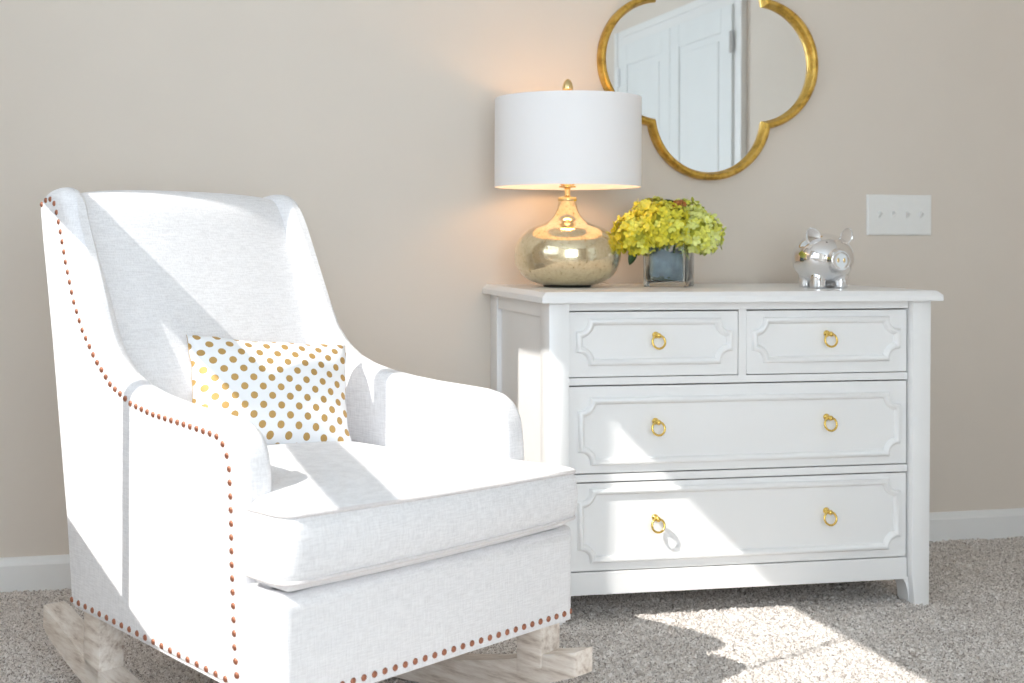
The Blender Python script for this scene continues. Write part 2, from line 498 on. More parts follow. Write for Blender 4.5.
# base box
def chair_base():
    bm = bmesh.new()
    z0, z1 = .193, .3685
    vs = [(-hw(0), 0), (hw(0) + .003, 0), (hw(.735, 1), .735), (-hw(.735), .735)]
    lo = [bm.verts.new((x, y, z0)) for x, y in vs]; hi = [bm.verts.new((x, y, z1)) for x, y in vs]
    bm.faces.new(lo[::-1]); top = bm.faces.new(hi)
    for i in range(4): bm.faces.new([lo[i], lo[(i + 1) % 4], hi[(i + 1) % 4], hi[i]])
    es = [e for e in bm.edges if abs(e.verts[0].co.y) < 1e-5 and abs(e.verts[1].co.y) < 1e-5 and e.verts[0].co.z > z0 + .01 and e.verts[1].co.z > z0 + .01]
    es += [e for e in bm.edges if abs(e.verts[0].co.z - e.verts[1].co.z) > .1 and e.verts[0].co.y < .01]
    bmesh.ops.bevel(bm, geom=es, offset=.026, segments=6, profile=.5, affect='EDGES')
    bm_obj('base', bm, M['fabric'], CH, angle=40)
chair_base()

OUT = [  # silhouette of arm and wing in (depth, height); third value: how softly the outer edge is rolled
    (.105, .196, .012), (.105, .30, .014), (.105, .42, .018), (.105, .50, .022), (.107, .54, .024), (.113, .573, .024), (.128, .601, .024),
    (.152, .617, .024), (.19, .625, .024), (.25, .628, .024), (.32, .631, .025), (.39, .637, .027), (.45, .645, .030), (.505, .657, .034),
    (.55, .674, .038), (.588, .699, .042), (.618, .731, .045), (.64, .770, .047), (.66, .812, .048), (.68, .850, .048), (.70, .888, .047),
    (.722, .93, .045), (.742, .968, .042), (.757, .998, .036), (.773, 1.017, .030), (.80, 1.029, .026), (.83, 1.031, .024), (.865, 1.025, .020),
    (.892, 1.010, .014), (.902, .99, .010), (.886, .92, .008), (.868, .85, .007), (.836, .718, .006), (.80, .54, .006), (.764, .365, .006), (.738, .196, .006)]
def resample(pts, n):
    P = np.array(pts); Q = np.vstack([P, P[:1]])
    d = np.r_[0, np.cumsum(np.hypot(*(Q[1:, :2] - Q[:-1, :2]).T))]
    t = np.linspace(0, d[-1], n, endpoint=False)
    return np.stack([np.interp(t, d, Q[:, k]) for k in range(Q.shape[1])], 1)
def inset_loop(P, amount):
    a = np.roll(P[:, :2], 1, 0); b = np.roll(P[:, :2], -1, 0)
    t = b - a; t /= np.linalg.norm(t, axis=1)[:, None]
    n = np.stack([t[:, 1], -t[:, 0]], 1)      # outline runs clockwise in (v, z): inward is to the right
    return P[:, :2] + n * amount[:, None]
OUTR = resample(OUT, 220)
def thick(v, z):
    k = min(1, max(0, (z - .60) / .35)); return .073 * (1 - k) + .052 * k
def chair_side(sgn):
    bm = bmesh.new(); loops = []
    r = OUTR[:, 2]
    rin = np.clip(r * .9, .004, .036)
    steps = []
    for k in range(0, 8):            # outer quarter roll
        a = k / 7 * PI / 2
        steps.append(('o', 1 - math.sin(a), 1 - math.cos(a)))
    for k in range(0, 8):            # inner quarter roll
        a = k / 7 * PI / 2
        steps.append(('i', math.cos(a), math.sin(a)))
    for kind, fx, fi in steps:
        if kind == 'o':
            # fx 1->0 : inset fraction ; fi 0->1 : lateral position fraction
            ins = r * fx; lat_f = fi
            P = inset_loop(OUTR, ins)
            x = np.minimum(r, .036) * lat_f
        else:
            ins = rin * (1 - fx); P = inset_loop(OUTR, ins)
            T = np.array([thick(v, z) for v, z in OUTR[:, :2]])
            x = T - rin + rin * fi
        loops.append([(sgn * (hw(v, sgn) + (.005 if sgn < 0 else -.011) - xx), v, z) for (v, z), xx in zip(P, x)])
    add_loft(bm, loops)
    o = bm_obj('side_panel', bm, M['fabric'], CH, angle=50)
    return o
SIDE_L = chair_side(-1); SIDE_R = chair_side(1)

BACK = [(.548, .36), (.582, .46), (.610, .54), (.640, .62), (.670, .70), (.702, .78), (.735, .86), (.759, .92), (.778, .97), (.791, 1.0), (.806, 1.018), (.828, 1.028),
        (.856, 1.026), (.880, 1.012), (.890, .99), (.874, .92), (.83, .72), (.79, .54), (.76, .39), (.752, .36)]
def k2_front(v, z): return v < .60 + .40 * (z - .46) + .03 or z > 1.0
def chair_back():
    P = resample([(a, b, 0) for a, b in BACK], 96)
    bm = bmesh.new(); loops = []; n = 25
    for k in range(n):
        s = -1 + 2 * k / (n - 1)
        crown = .016 * (1 - abs(s) ** 2.4)
        Lp = []
        for v, z, _ in P:
            f = max(0, min(1, (.83 - v) / .05)) if k2_front(v, z) else 0.0
            zz = z - (.010 * abs(s) ** 4 if z > .9 else 0) + (.004 * (1 - s * s) if z > .98 else 0)
            u = s * (hw(v, s) - .040)
            Lp.append((u, v - crown * f, zz))
        loops.append(Lp)
    add_loft(bm, loops)
    bm_obj('backrest', bm, M['fabric'], CH, angle=60)
chair_back()

def t_cushion():
    zb, zt = .391, .484
    FW, VF, VE, VB = .362, -.012, .098, .625
    def poly(off=0.0, n_c=7):
        r = .03
        pts = []
        def arc(cx, cy, a0, a1, rr):
            for k in range(n_c):
                a = a0 + (a1 - a0) * k / (n_c - 1); pts.append((cx + rr * math.cos(a), cy + rr * math.sin(a)))
        iw1 = hw(VE) - .090; iw2 = hw(VB) - .082; ir1 = hw(VE, 1) - .090; ir2 = hw(VB, 1) - .082
        arc(-FW + r, VF + r, PI, 1.5 * PI, r)
        for k in range(1, 12): pts.append((-FW + r + (2 * FW - 2 * r) * k / 12, VF - .010 * math.sin(PI * k / 12)))
        arc(FW - r, VF + r, 1.5 * PI, 2 * PI, r)
        arc(FW - .02, VE - .02, 0, PI / 2, .02)
        pts.append((ir1, VE + .004))
        for k in range(1, 10): pts.append((ir1 + (ir2 - ir1) * k / 10, VE + (VB - VE) * k / 10))
        arc(ir2 - .03, VB - .03, 0, PI / 2, .03)
        arc(-iw2 + .03, VB - .03, PI / 2, PI, .03)
        for k in range(1, 10): pts.append((-(iw2 + (iw1 - iw2) * k / 10), VB + (VE - VB) * k / 10))
        pts.append((-iw1, VE + .004))
        arc(-FW + .02, VE - .02, PI / 2, PI, .02)
        return np.array(pts)
    P = poly(); c = np.array([0, .30])
    def ins(d):
        a = np.roll(P, 1, 0); b = np.roll(P, -1, 0); t = b - a; t /= np.linalg.norm(t, axis=1)[:, None]
        return P + np.stack([-t[:, 1], t[:, 0]], 1) * d
    def crown(q, base, h):
        x = np.clip(np.abs(q[:, 0]) / FW, 0, 1); y = np.clip((q[:, 1] - VF) / (VB - VF), 0, 1)
        return base + h * (1 - x ** 4) * (1 - (2 * y - 1) ** 4)
    bm = bmesh.new(); loops = []
    # bottom centre -> bottom rim -> side -> top rim
    def tilt(x, z):      # the stuffing sits a little fuller at the left corner
        return z + (.004 - .0085 * x / FW) * max(0, (z - zb) / (zt - zb))
    for d, z in ((.040, zb - .022), (.028, zb - .020), (.015, zb - .013), (.006, zb - .006), (0, zb), (-.006, zb + .02), (-.009, (zb + zt) / 2), (-.006, zt - .02), (0, zt), (.004, zt + .003)):
        q = ins(d); loops.append([(x, y, tilt(x, z)) for x, y in q])
    R = add_loft(bm, loops, closed_ends=False)
    bm.faces.new(R[0][::-1])
    # crowned top: shrink toward the middle line
    prev = R[-1]; qp = ins(.004)
    for s in (.97, .93, .87, .78, .66, .52, .36, .2, .08):
        q = c + (qp - c) * s
        z = zt + .003 + .026 * (1 - s ** 3.2)
        ring = [bm.verts.new((x, y, tilt(x, z))) for x, y in q]
        n = len(ring)
        for k in range(n): bm.faces.new([prev[k], prev[(k + 1) % n], ring[(k + 1) % n], ring[k]])
        prev = ring
    bm.faces.new(prev)
    o = bm_obj('seat_cushion', bm, M['fabric'], CH, angle=70)
    for zz in (zt, zb):
        bm = bmesh.new(); q = ins(-.001); add_tube(bm, [(x, y, tilt(x, zz)) for x, y in q], .0036, 8, closed=True)
        bm_obj('piping', bm, M['piping'], o, smooth=True)
t_cushion()

# rockers and legs
def rocker(sgn):
    Rk = bmesh.new(); top, bot = [], []
    v0, v1, n = -.058, .935, 40
    for k in range(n + 1):
        v = v0 + (v1 - v0) * k / n
        zb = .42 * (v - .45) ** 2 + .0
        e = 1.0 - .22 * max(0, (abs(v - .44) - .42) / .1)
        top.append((v, zb + .056 * e)); bot.append((v, zb))
    poly = bot + top[::-1]
    loops = []
    for x in (.020, .076):
        loops.append([(sgn * (hw(v, sgn) - x), v, z) for v, z in poly])
    add_loft(Rk, loops)
    es = [e for e in Rk.edges if abs(abs(e.verts[0].co.x) + (TAN if sgn < 0 else TANR) * e.verts[0].co.y - abs(e.verts[1].co.x) - (TAN if sgn < 0 else TANR) * e.verts[1].co.y) < .01]
    bmesh.ops.bevel(Rk, geom=es, offset=.006, segments=3, profile=.5, affect='EDGES')
    bm_obj('rocker', Rk, M['wood'], CH, angle=40)
    for v0, v1 in ((.020, .080), (.665, .735)):
        bm = bmesh.new()
        zt = .205
        c = []
        for x, v in ((.020, v0), (.020, v1), (.078, v1), (.078, v0)):
            c.append((sgn * (hw(v, sgn) - x), v, .42 * (v - .45) ** 2 + .03))
        lo = [bm.verts.new(p) for p in c]; hi = [bm.verts.new((p[0], p[1], zt)) for p in c]
        bm.faces.new(lo); bm.faces.new(hi[::-1])
        for i in range(4): bm.faces.new([lo[i], lo[(i + 1) % 4], hi[(i + 1) % 4], hi[i]])
        bmesh.ops.bevel(bm, geom=[e for e in bm.edges if abs(e.verts[0].co.z - e.verts[1].co.z) > .05], offset=.004, segments=2, profile=.5, affect='EDGES')
        bm_obj('leg', bm, M['wood'], CH, angle=40)
rocker(-1); rocker(1)

# nailheads
def nail_mesh():
    bm = bmesh.new(); add_lathe(bm, [(.0058, 0), (.0056, .0012), (.0043, .0025), (.0022, .0032), (0, .0034)], 14)
    bmesh.ops.recalc_face_normals(bm, faces=bm.faces)
    me = bpy.data.meshes.new('nail_head'); bm.to_mesh(me); bm.free()
    me.polygons.foreach_set('use_smooth', [True] * len(me.polygons)); me.materials.append(M['copper'])
    return me
NAIL = nail_mesh()
def nail_at(p, nrm):
    o = bpy.data.objects.new('nail_head', NAIL); link(o, CH)
    o.location = p; o.rotation_mode = 'QUATERNION'; o.rotation_quaternion = Vector(nrm).to_track_quat('Z', 'Y')
NP = [(.116, .222), (.122, .262), (.128, .35), (.132, .405), (.134, .47), (.137, .515), (.141, .552), (.150, .577), (.164, .592), (.183, .600), (.24, .604), (.301, .607), (.41, .612),
      (.487, .622), (.569, .649), (.634, .692), (.692, .746), (.733, .803), (.767, .872), (.796, .942), (.812, .975), (.824, .996), (.845, 1.006), (.868, 1.004), (.888, .996)]
def along(pts, step=None, n=None):
    P = np.array(pts); d = np.r_[0, np.cumsum(np.linalg.norm(P[1:] - P[:-1], axis=1))]
    n = n or int(round(d[-1] / step)) + 1
    t = np.linspace(0, d[-1], n); return np.stack([np.interp(t, d, P[:, k]) for k in range(P.shape[1])], 1)
sn = Vector((-1, -TAN, 0)).normalized()
outline_n = along(NP, n=60)
bottom_n = along([(.150, .207), (.735, .207)], n=20)
front_u = np.linspace(-.354, .354, 31)
rest = []                     # the rows on the far side and below the picture: one strip
sr = Vector((1, -TANR, 0)).normalized()
for v, z in outline_n:
    nail_at((-(hw(v) + .0048), v, z), sn)
    rest.append(((hw(v, 1) - .0112, v, z), sr))
for v, z in bottom_n:
    nail_at((-(hw(v) + .0050), v, z), sn)
    rest.append(((hw(v, 1) - .0112, v, z), sr))
for k, u in enumerate(front_u):
    p = (u, -.0002 + (.004 if abs(u) > .345 else 0), .207)
    nn = Vector((0, -1, 0)) if abs(u) < .345 else Vector((math.copysign(.4, u), -1, 0))
    if k < 9: rest.append((p, nn))
    else: nail_at(p, nn)
bm = bmesh.new()
for p, nn in rest:
    b2 = bmesh.new(); b2.from_mesh(NAIL)
    b2.transform(Matrix.Translation(p) @ nn.to_track_quat('Z', 'Y').to_matrix().to_4x4())
    tmp = bpy.data.meshes.new('tmp'); b2.to_mesh(tmp); b2.free(); bm.from_mesh(tmp); bpy.data.meshes.remove(tmp)
o = bm_obj('nail_trim', bm, M['copper'], CH, smooth=True, recalc=False); tag(o, kind='stuff')

# ------------------------------------------------------------------ throw pillow
def pillow():
    W, H, T = .35, .25, .13
    n, m = 37, 27
    bm = bmesh.new(); uvl = bm.loops.layers.uv.new('UVMap')
    def pt(a, b, side):
        # a, b in -1..1
        ex = 1 - .055 * (1 - b * b) ; ey = 1 - .05 * (1 - a * a)
        x = a * W / 2 * ex; y = b * H / 2 * ey
        k = max(0, (1 - abs(a) ** 2.6)) ** .55 * max(0, (1 - abs(b) ** 2.6)) ** .55
        wr = .004 * math.sin(a * 9 + b * 4) * (1 - k) + .003 * math.sin(b * 13 - a * 5) * (1 - k)
        return (x, side * (T / 2 * k + .002) + wr, y)
    grids = []
    for side in (-1, 1):
        g = [[bm.verts.new(pt(-1 + 2 * i / (n - 1), -1 + 2 * j / (m - 1), side)) for i in range(n)] for j in range(m)]
        grids.append(g)
        for j in range(m - 1):
            for i in range(n - 1):
                idx = [(i, j), (i + 1, j), (i + 1, j + 1), (i, j + 1)]
                f = bm.faces.new([g[b][a] for a, b in idx])
                for lp, (a, b) in zip(f.loops, idx):
                    lp[uvl].uv = ((-1 + 2 * a / (n - 1)) * W / 2, (-1 + 2 * b / (m - 1)) * H / 2)
    ring = [(i, 0) for i in range(n)] + [(n - 1, j) for j in range(1, m)] + [(i, m - 1) for i in range(n - 2, -1, -1)] + [(0, j) for j in range(m - 2, 0, -1)]
    for k in range(len(ring)):
        a, b = ring[k], ring[(k + 1) % len(ring)]
        bm.faces.new([grids[0][a[1]][a[0]], grids[0][b[1]][b[0]], grids[1][b[1]][b[0]], grids[1][a[1]][a[0]]])
    o = bm_obj('throw_pillow', bm, M['dots'], None, smooth=True)
    tag(o, 'small white throw pillow with gold polka dots on the rocking chair seat', 'pillow')
    return o
PIL = pillow()
Mch = Matrix.Translation((.552, -1.3263, 0)) @ Matrix.Rotation(.55, 4, 'Z')
PIL.matrix_world = Mch @ Matrix.Translation((.036, .535, .600)) @ Matrix.Rotation(-.32, 4, 'Z') @ Matrix.Rotation(-.42, 4, 'X') @ Matrix.Rotation(.10, 4, 'Y')

# ------------------------------------------------------------------ dresser
WD, DD, HD = 1.0113, .5613, .80
DR = empty('dresser', (1.007, -.556, 0), -.0291, 'white four-drawer dresser with brass ring pulls against the wall', 'dresser')
Mdr = Matrix.Translation((1.007, -.556, 0)) @ Matrix.Rotation(-.0291, 4, 'Z')
def dresser():
    ov = .0243
    # top with a chamfered edge
    bm = bmesh.new()
    def rect(d, z): return [(-ov + d, -ov + d, z), (WD + ov - d, -ov + d, z), (WD + ov - d, DD, z), (-ov + d, DD, z)]
    add_loft(bm, [rect(.001, .774), rect(0, .775), rect(0, .788), rect(.002, .791), rect(.011, .7995), rect(.012, .80)])
    bm_obj('top', bm, M['dresser'], DR)
    # corner posts with curved bracket feet
    for side in (0, 1):
        for back in (0, 1):
            bm = bmesh.new()
            v0, v1 = (0, .075) if not back else (.487, .5613)
            pts = [(0, .774), (0, .0), (.026, .0)]
            pts += [(.026 + .006 * math.sin(k / 6 * PI / 2) , .004 + .05 * k / 6) for k in range(1, 7)] + [(.052, .066), (.052, .774)]
            pts = [(0, .774), (.003, -.006), (.044, -.006), (.048, .03), (.052, .07), (.052, .774)]
            if side: pts = [(WD + .006 - a, z) for a, z in pts]
            add_prism(bm, pts, 1, v0, v1, .0035, 2)
            # bracket
            br = [(.050, .066), (.050, .001), (.052, .001)] + [(.052 + .020 * (k / 8) ** 2.2, .004 + .060 * (k / 8)) for k in range(9)]
            br = [(.046, .0655), (.046, .002), (.0475, .002)] + [(.0475 + .026 * (1 - math.cos(k / 9 * PI / 2)), .002 + .0635 * math.sin(k / 9 * PI / 2)) for k in range(1, 10)]
            if side: br = [(WD + .004 - a, z) for a, z in br]
            b0, b1 = (.020, .070) if not back else (.49, .55)
            add_prism(bm, br, 1, b0, b1)
            bm_obj('post', bm, M['dresser'], DR, angle=35)
    # side panels, back and face frame
    for side in (0, 1):
        bm = bmesh.new()
        def X(a): return a if not side else WD - a
        def bx(a0, a1, v0, v1, z0, z1, bev=0):
            x0, x1 = sorted((X(a0), X(a1))); add_box(bm, x0, x1, v0, v1, z0, z1, bev)
        bx(.014, .024, .074, .488, .07, .773)
        bx(.004, .020, .0735, .4885, .735, .7735, .002); bx(.004, .020, .0735, .4885, .065, .12, .002)
        bm_obj('side_panel', bm, M['dresser'], DR)
    bm = bmesh.new(); add_box(bm, .03, WD - .03, .545, .555, .06, .773); bm_obj('back_panel', bm, M['dresser'], DR)
    bm = bmesh.new()
    f0, f1 = .0165, .040
    add_box(bm, .050, WD - .050, f0, f1, .754, .774)
    add_box(bm, .050, WD - .050, f0, f1, .572, .590, .001)
    add_box(bm, .050, WD - .050, f0, f1, .336, .354, .001)
    add_box(bm, .050, WD - .050, f0, f1, .060, .116, .002)
    add_box(bm, .497, .517, f0, f1, .589, .755)
    bm_obj('face_frame', bm, M['dresser'], DR)
    ROWS = [(.0545, .4955, .592, .7505, (.265,), (.081, .472, .628, .726)), (.5185, .9585, .592, .7505, (.739,), (.540, .931, .628, .726)),
            (.0545, .9585, .357, .5685, (.281, .739), (.087, .932, .385, .533)), (.0545, .9585, .119, .3325, (.281, .739), (.087, .932, .147, .312))]
    kz = [.684, .683, .472, .235]
    first = None
    for (u0, u1, z0, z1, ku, mo), zc in zip(ROWS, kz):
        bm = bmesh.new(); add_box(bm, u0, u1, .018, .038, z0, z1, .0012)
        add_box(bm, u0 + .01, u1 - .01, .038, .48, z0 + .01, z1 - .03)
        d = bm_obj('drawer', bm, M['dresser'], DR)
        # moulding: closed path with concave quarter-round corners
        a, b, c, e = mo; r = .031
        path = []
        K = 8
        def arc(cx, cz, t0, t1):
            for k in range(K + 1):
                t = t0 + (t1 - t0) * k / K; path.append((cx + r * math.cos(t), cz + r * math.sin(t)))
        arc(a, c, PI / 2, 0); arc(b, c, PI, PI / 2); arc(b, e, -PI / 2, -PI); arc(a, e, 0, -PI / 2)
        prof = [(-.0085, .0005), (-.0080, -.0045), (-.005, -.0095), (-.002, -.0115), (.001, -.0112), (.004, -.0080), (.0062, -.0045), (.0085, -.0015), (.0085, .0005)]
        P = np.array(path); n = len(P)
        A = np.roll(P, 1, 0); B = np.roll(P, -1, 0)
        d1 = P - A; d2 = B - P; d1 /= np.linalg.norm(d1, axis=1)[:, None]; d2 /= np.linalg.norm(d2, axis=1)[:, None]
        n1 = np.stack([-d1[:, 1], d1[:, 0]], 1); n2 = np.stack([-d2[:, 1], d2[:, 0]], 1)
        mi = n1 + n2; mi /= np.linalg.norm(mi, axis=1)[:, None]; mi /= np.clip((mi * n1).sum(1), .45, 1)[:, None]
        bm = bmesh.new()
        rings = [[bm.verts.new((P[i, 0] + mi[i, 0] * w, .018 + h, P[i, 1] + mi[i, 1] * w)) for w, h in prof] for i in range(n)]
        for i in range(n):
            q, s = rings[i], rings[(i + 1) % n]
            for k in range(len(prof) - 1): bm.faces.new([q[k], q[k + 1], s[k + 1], s[k]])
        bm_obj('moulding', bm, M['dresser'], d, angle=60)
        for u in ku:
            uu = {.265: .281}.get(u, u)
            zt = zc + .0085; uu -= .003
            bm = bmesh.new()
            # rosette, post and eye
            for (rr, y) in (((.0, .0), .0),):
                pass
            prof2 = [(.0085, 0), (.0085, .002), (.006, .004), (.0042, .006), (.004, .016), (.0062, .019), (.0066, .023), (.005, .027), (0, .0285)]
            b2 = bmesh.new(); add_lathe(b2, prof2, 20)
            b2.transform(Matrix.Translation((uu, .018, zt)) @ Matrix.Rotation(PI / 2, 4, 'X'))
            tmp = bpy.data.meshes.new('tmp'); b2.to_mesh(tmp); b2.free(); bm.from_mesh(tmp); bpy.data.meshes.remove(tmp)
            mt = bm_obj('pull_mount', bm, M['gold'], d, smooth=True)
            bm = bmesh.new()
            rr = .0162
            add_tube(bm, [(uu + rr * math.cos(2 * PI * k / 36), .018 - .0225 + .003 * math.sin(2 * PI * k / 36), zt - rr + .001 + rr * math.sin(2 * PI * k / 36)) for k in range(36)], .0027, 10, closed=True)
            bm_obj('pull_ring', bm, M['gold'], d, smooth=True)
dresser()

# ------------------------------------------------------------------ table lamp
TOP = .80
LX, LY = 1.170, -.228
def lamp():
    t = empty('table_lamp', (LX, LY, TOP), 0, 'gold mercury glass table lamp with white drum shade on the dresser', 'lamp')
    k = .992
    prof = [(0, .004), (.060, .004), (.068, .0055), (.080, .009), (.1035, .0185), (.120, .031), (.133, .049), (.1395, .070), (.141, .090), (.1385, .110), (.1275, .1305), (.115, .1440),
            (.0985, .158), (.080, .1655), (.064, .1705), (.0490, .178), (.0390, .187), (.0315, .199), (.0265, .213), (.0240, .226), (.0232, .2345)]
    # smooth the profile
    P = along(prof, n=70)
    for _ in range(2): P[1:-1] = .25 * P[:-2] + .5 * P[1:-1] + .25 * P[2:]
    bm = bmesh.new(); add_lathe(bm, [(max(0, a) * 1.015, z * k) for a, z in P], 72)
    bm_obj('lamp_body', bm, M['mercury'], t, smooth=True)
    bm = bmesh.new(); add_lathe(bm, [(0, 0), (.062, 0), (.064, .002), (.062, .0055), (0, .0055)], 48); bm_obj('foot_pad', bm, M['dark'], t, angle=40)
    bm = bmesh.new(); add_lathe(bm, [(0, .230), (.0245, .230), (.0255, .233), (.0255, .238), (.0235, .2405), (.012, .242), (.008, .245), (.0072, .262), (.010, .2655), (.022, .267), (.023, .2695), (.021, .271), (.012, .273), (.012, .300), (0, .300)], 36)
    bm_obj('socket', bm, M['champagne'], t, angle=40)
    bm = bmesh.new(); add_lathe(bm, [(0, .300), (.013, .300), (.015, .318), (.026, .345), (.030, .365), (.026, .388), (.014, .402), (0, .407)], 24); bm_obj('bulb', bm, M['bulb'], t, smooth=True)
    # harp and finial
    bm = bmesh.new()
    pts = [(.012, .272), (.05, .295), (.062, .34), (.062, .42), (.045, .475), (.015, .502), (0, .508)]
    Q = along(pts, n=24)
    full = [(x, 0, z) for x, z in Q] + [(-x, 0, z) for x, z in Q[::-1][1:]]
    add_tube(bm, full, .002, 8)
    for a in range(3):
        th = a * 2 * PI / 3 + .4
        add_tube(bm, [(0, 0, .502), (.1935 * math.cos(th), .1935 * math.sin(th), .497)], .0017, 6)
    bm_obj('harp', bm, M['champagne'], t, smooth=True)
    bm = bmesh.new(); add_lathe(bm, [(0, .500), (.010, .500), (.012, .506), (.009, .512), (.008, .518), (.0135, .527), (.0148, .535), (.0125, .545), (.0085, .553), (.004, .5575), (0, .559)], 24)
    bm_obj('finial', bm, M['champagne'], t, smooth=True)
    ro, ri = .1955, .1935
    bm = bmesh.new(); add_lathe(bm, [(ri, .268), (ro, .2675), (ro, .505), (ri, .505), (ri, .268)], 96, cap=False)
    bmesh.ops.remove_doubles(bm, verts=bm.verts, dist=1e-5)
    bm_obj('lamp_shade', bm, M['shade'], t, angle=40)
    bl = bpy.data.lights.new('lamp_light', 'POINT'); bl.color = (1, .50, .19); bl.energy = LAMP_W; bl.shadow_soft_size = .035
    lo = link(bpy.data.objects.new('lamp_light', bl), t); lo.location = (0, 0, .372)
    lo2 = None
LAMP_W = 4.2
lamp()

# ------------------------------------------------------------------ vase with hydrangeas
VX, VY, VROT = 1.462, -.232, -.65
def vase():
    t = empty('glass_vase', (VX, VY, TOP), VROT, 'square clear glass vase holding the yellow hydrangeas', 'vase')
    w, h, th = .0575, .118, .005
    bm = bmesh.new()
    def sq(a, z, r=.006):
        pts = []
        for cx, cy, t0 in ((a - r, a - r, 0), (-a + r, a - r, PI / 2), (-a + r, -a + r, PI), (a - r, -a + r, 1.5 * PI)):
            for k in range(4): pts.append((cx + r * math.cos(t0 + k / 3 * PI / 2), cy + r * math.sin(t0 + k / 3 * PI / 2), z))
        return pts
    add_loft(bm, [sq(w - .002, 0.0005), sq(w, .003), sq(w, h - .001), sq(w - .001, h), sq(w - th + .001, h), sq(w - th, h - .001), sq(w - th, .018), sq(w - th - .002, .016)])
    bm_obj('vase_wall', bm, M['glass'], t, angle=40)
    # folded leaf lining inside
    bm = bmesh.new()
    for f, (ph, z0, z1) in enumerate(((0, .030, .100), (.5, .024, .085))):
        n = 60; lo, hi = [], []
        for k in range(n):
            a = 2 * PI * k / n + ph
            rr = .0485 - f * .004
            m_ = max(abs(math.cos(a)), abs(math.sin(a))); q = min(rr / m_, rr * 1.25)
            wob = 1 - .06 * abs(math.sin(3 * a + f))
            lo.append(bm.verts.new((q * math.cos(a) * wob, q * math.sin(a) * wob, z0 + .004 * math.sin(2 * a))))
            hi.append(bm.verts.new((q * math.cos(a) * wob * .98, q * math.sin(a) * wob * .98, z1 + .010 * math.sin(2 * a + f))))
        for k in range(n): bm.faces.new([lo[k], lo[(k + 1) % n], hi[(k + 1) % n], hi[k]])
    o = bm_obj('leaf_lining', bm, M['leaf_grey'], t, smooth=True, recalc=False)
    sm = o.modifiers.new('solid', 'SOLIDIFY'); sm.thickness = .0012
    bm = bmesh.new()
    for k in range(10):
        a = k * 2 * PI / 10; 
        add_sphere(bm, (.030 * math.cos(a), .030 * math.sin(a), .027), .013, 10, 8, (1.3, 1.3, .6))
    bm_obj('moss_bed', bm, M['leaf'], t, smooth=True)
vase()

def floret(bm, c, nrm, s, mi, rnd):
    nrm = nrm.normalized(); ref = Vector((0, 0, 1)) if abs(nrm.z) < .9 else Vector((1, 0, 0))
    a = nrm.cross(ref).normalized(); b = nrm.cross(a); rot = rnd.random() * PI
    cup = .25 + .35 * rnd.random()
    for k in range(4):
        th = rot + k * PI / 2 + rnd.uniform(-.15, .15)
        d = a * math.cos(th) + b * math.sin(th); w = nrm.cross(d)
        ss = s * rnd.uniform(.85, 1.15)
        tw = rnd.uniform(-.25, .25)
        pts = [(0.05, 0, 0), (.42, -.42, cup * .35 + tw * .2), (.9, -.34, cup * .8 + tw * .3), (1.08, 0, cup), (.9, .34, cup * .8 - tw * .3), (.42, .42, cup * .35 - tw * .2)]
        mid = bm.verts.new(c + (d * .55 + nrm * (cup * .35)) * ss)
        vs = [bm.verts.new(c + (d * p[0] + w * p[1] + nrm * p[2]) * ss) for p in pts]
        for i in range(6):
            f = bm.faces.new([mid, vs[i], vs[(i + 1) % 6]]); f.material_index = mi; f.smooth = True

HEADS = [  # offset right of / toward the viewer / up from the vase, radii, materials, label
    (-.082, .034, .140, (.074, .066, .066), ('petal_y', 'petal_g'), 'golden yellow hydrangea head at the left of the vase, nearest the lamp'),
    (-.010, .058, .160, (.074, .058, .066), ('petal_y', 'petal_g'), 'bright yellow hydrangea head at the front middle of the vase'),
    (.078, .030, .142, (.064, .060, .064), ('petal_p', 'petal_g'), 'pale lime hydrangea head at the right of the vase'),
    (-.045, -.040, .186, (.070, .062, .058), ('petal_g', 'petal_y'), 'yellow green hydrangea head at the back left of the bunch'),
    (.038, -.038, .182, (.068, .058, .056), ('petal_g', 'petal_p'), 'lime yellow hydrangea head at the back right, behind the brown bud'),
]
vd = (Vector((VX, VY, 0)) - Vector((CAM.x, CAM.y, 0))).normalized()     # viewing direction at the vase, horizontal
vr = Vector((vd.y, -vd.x, 0))
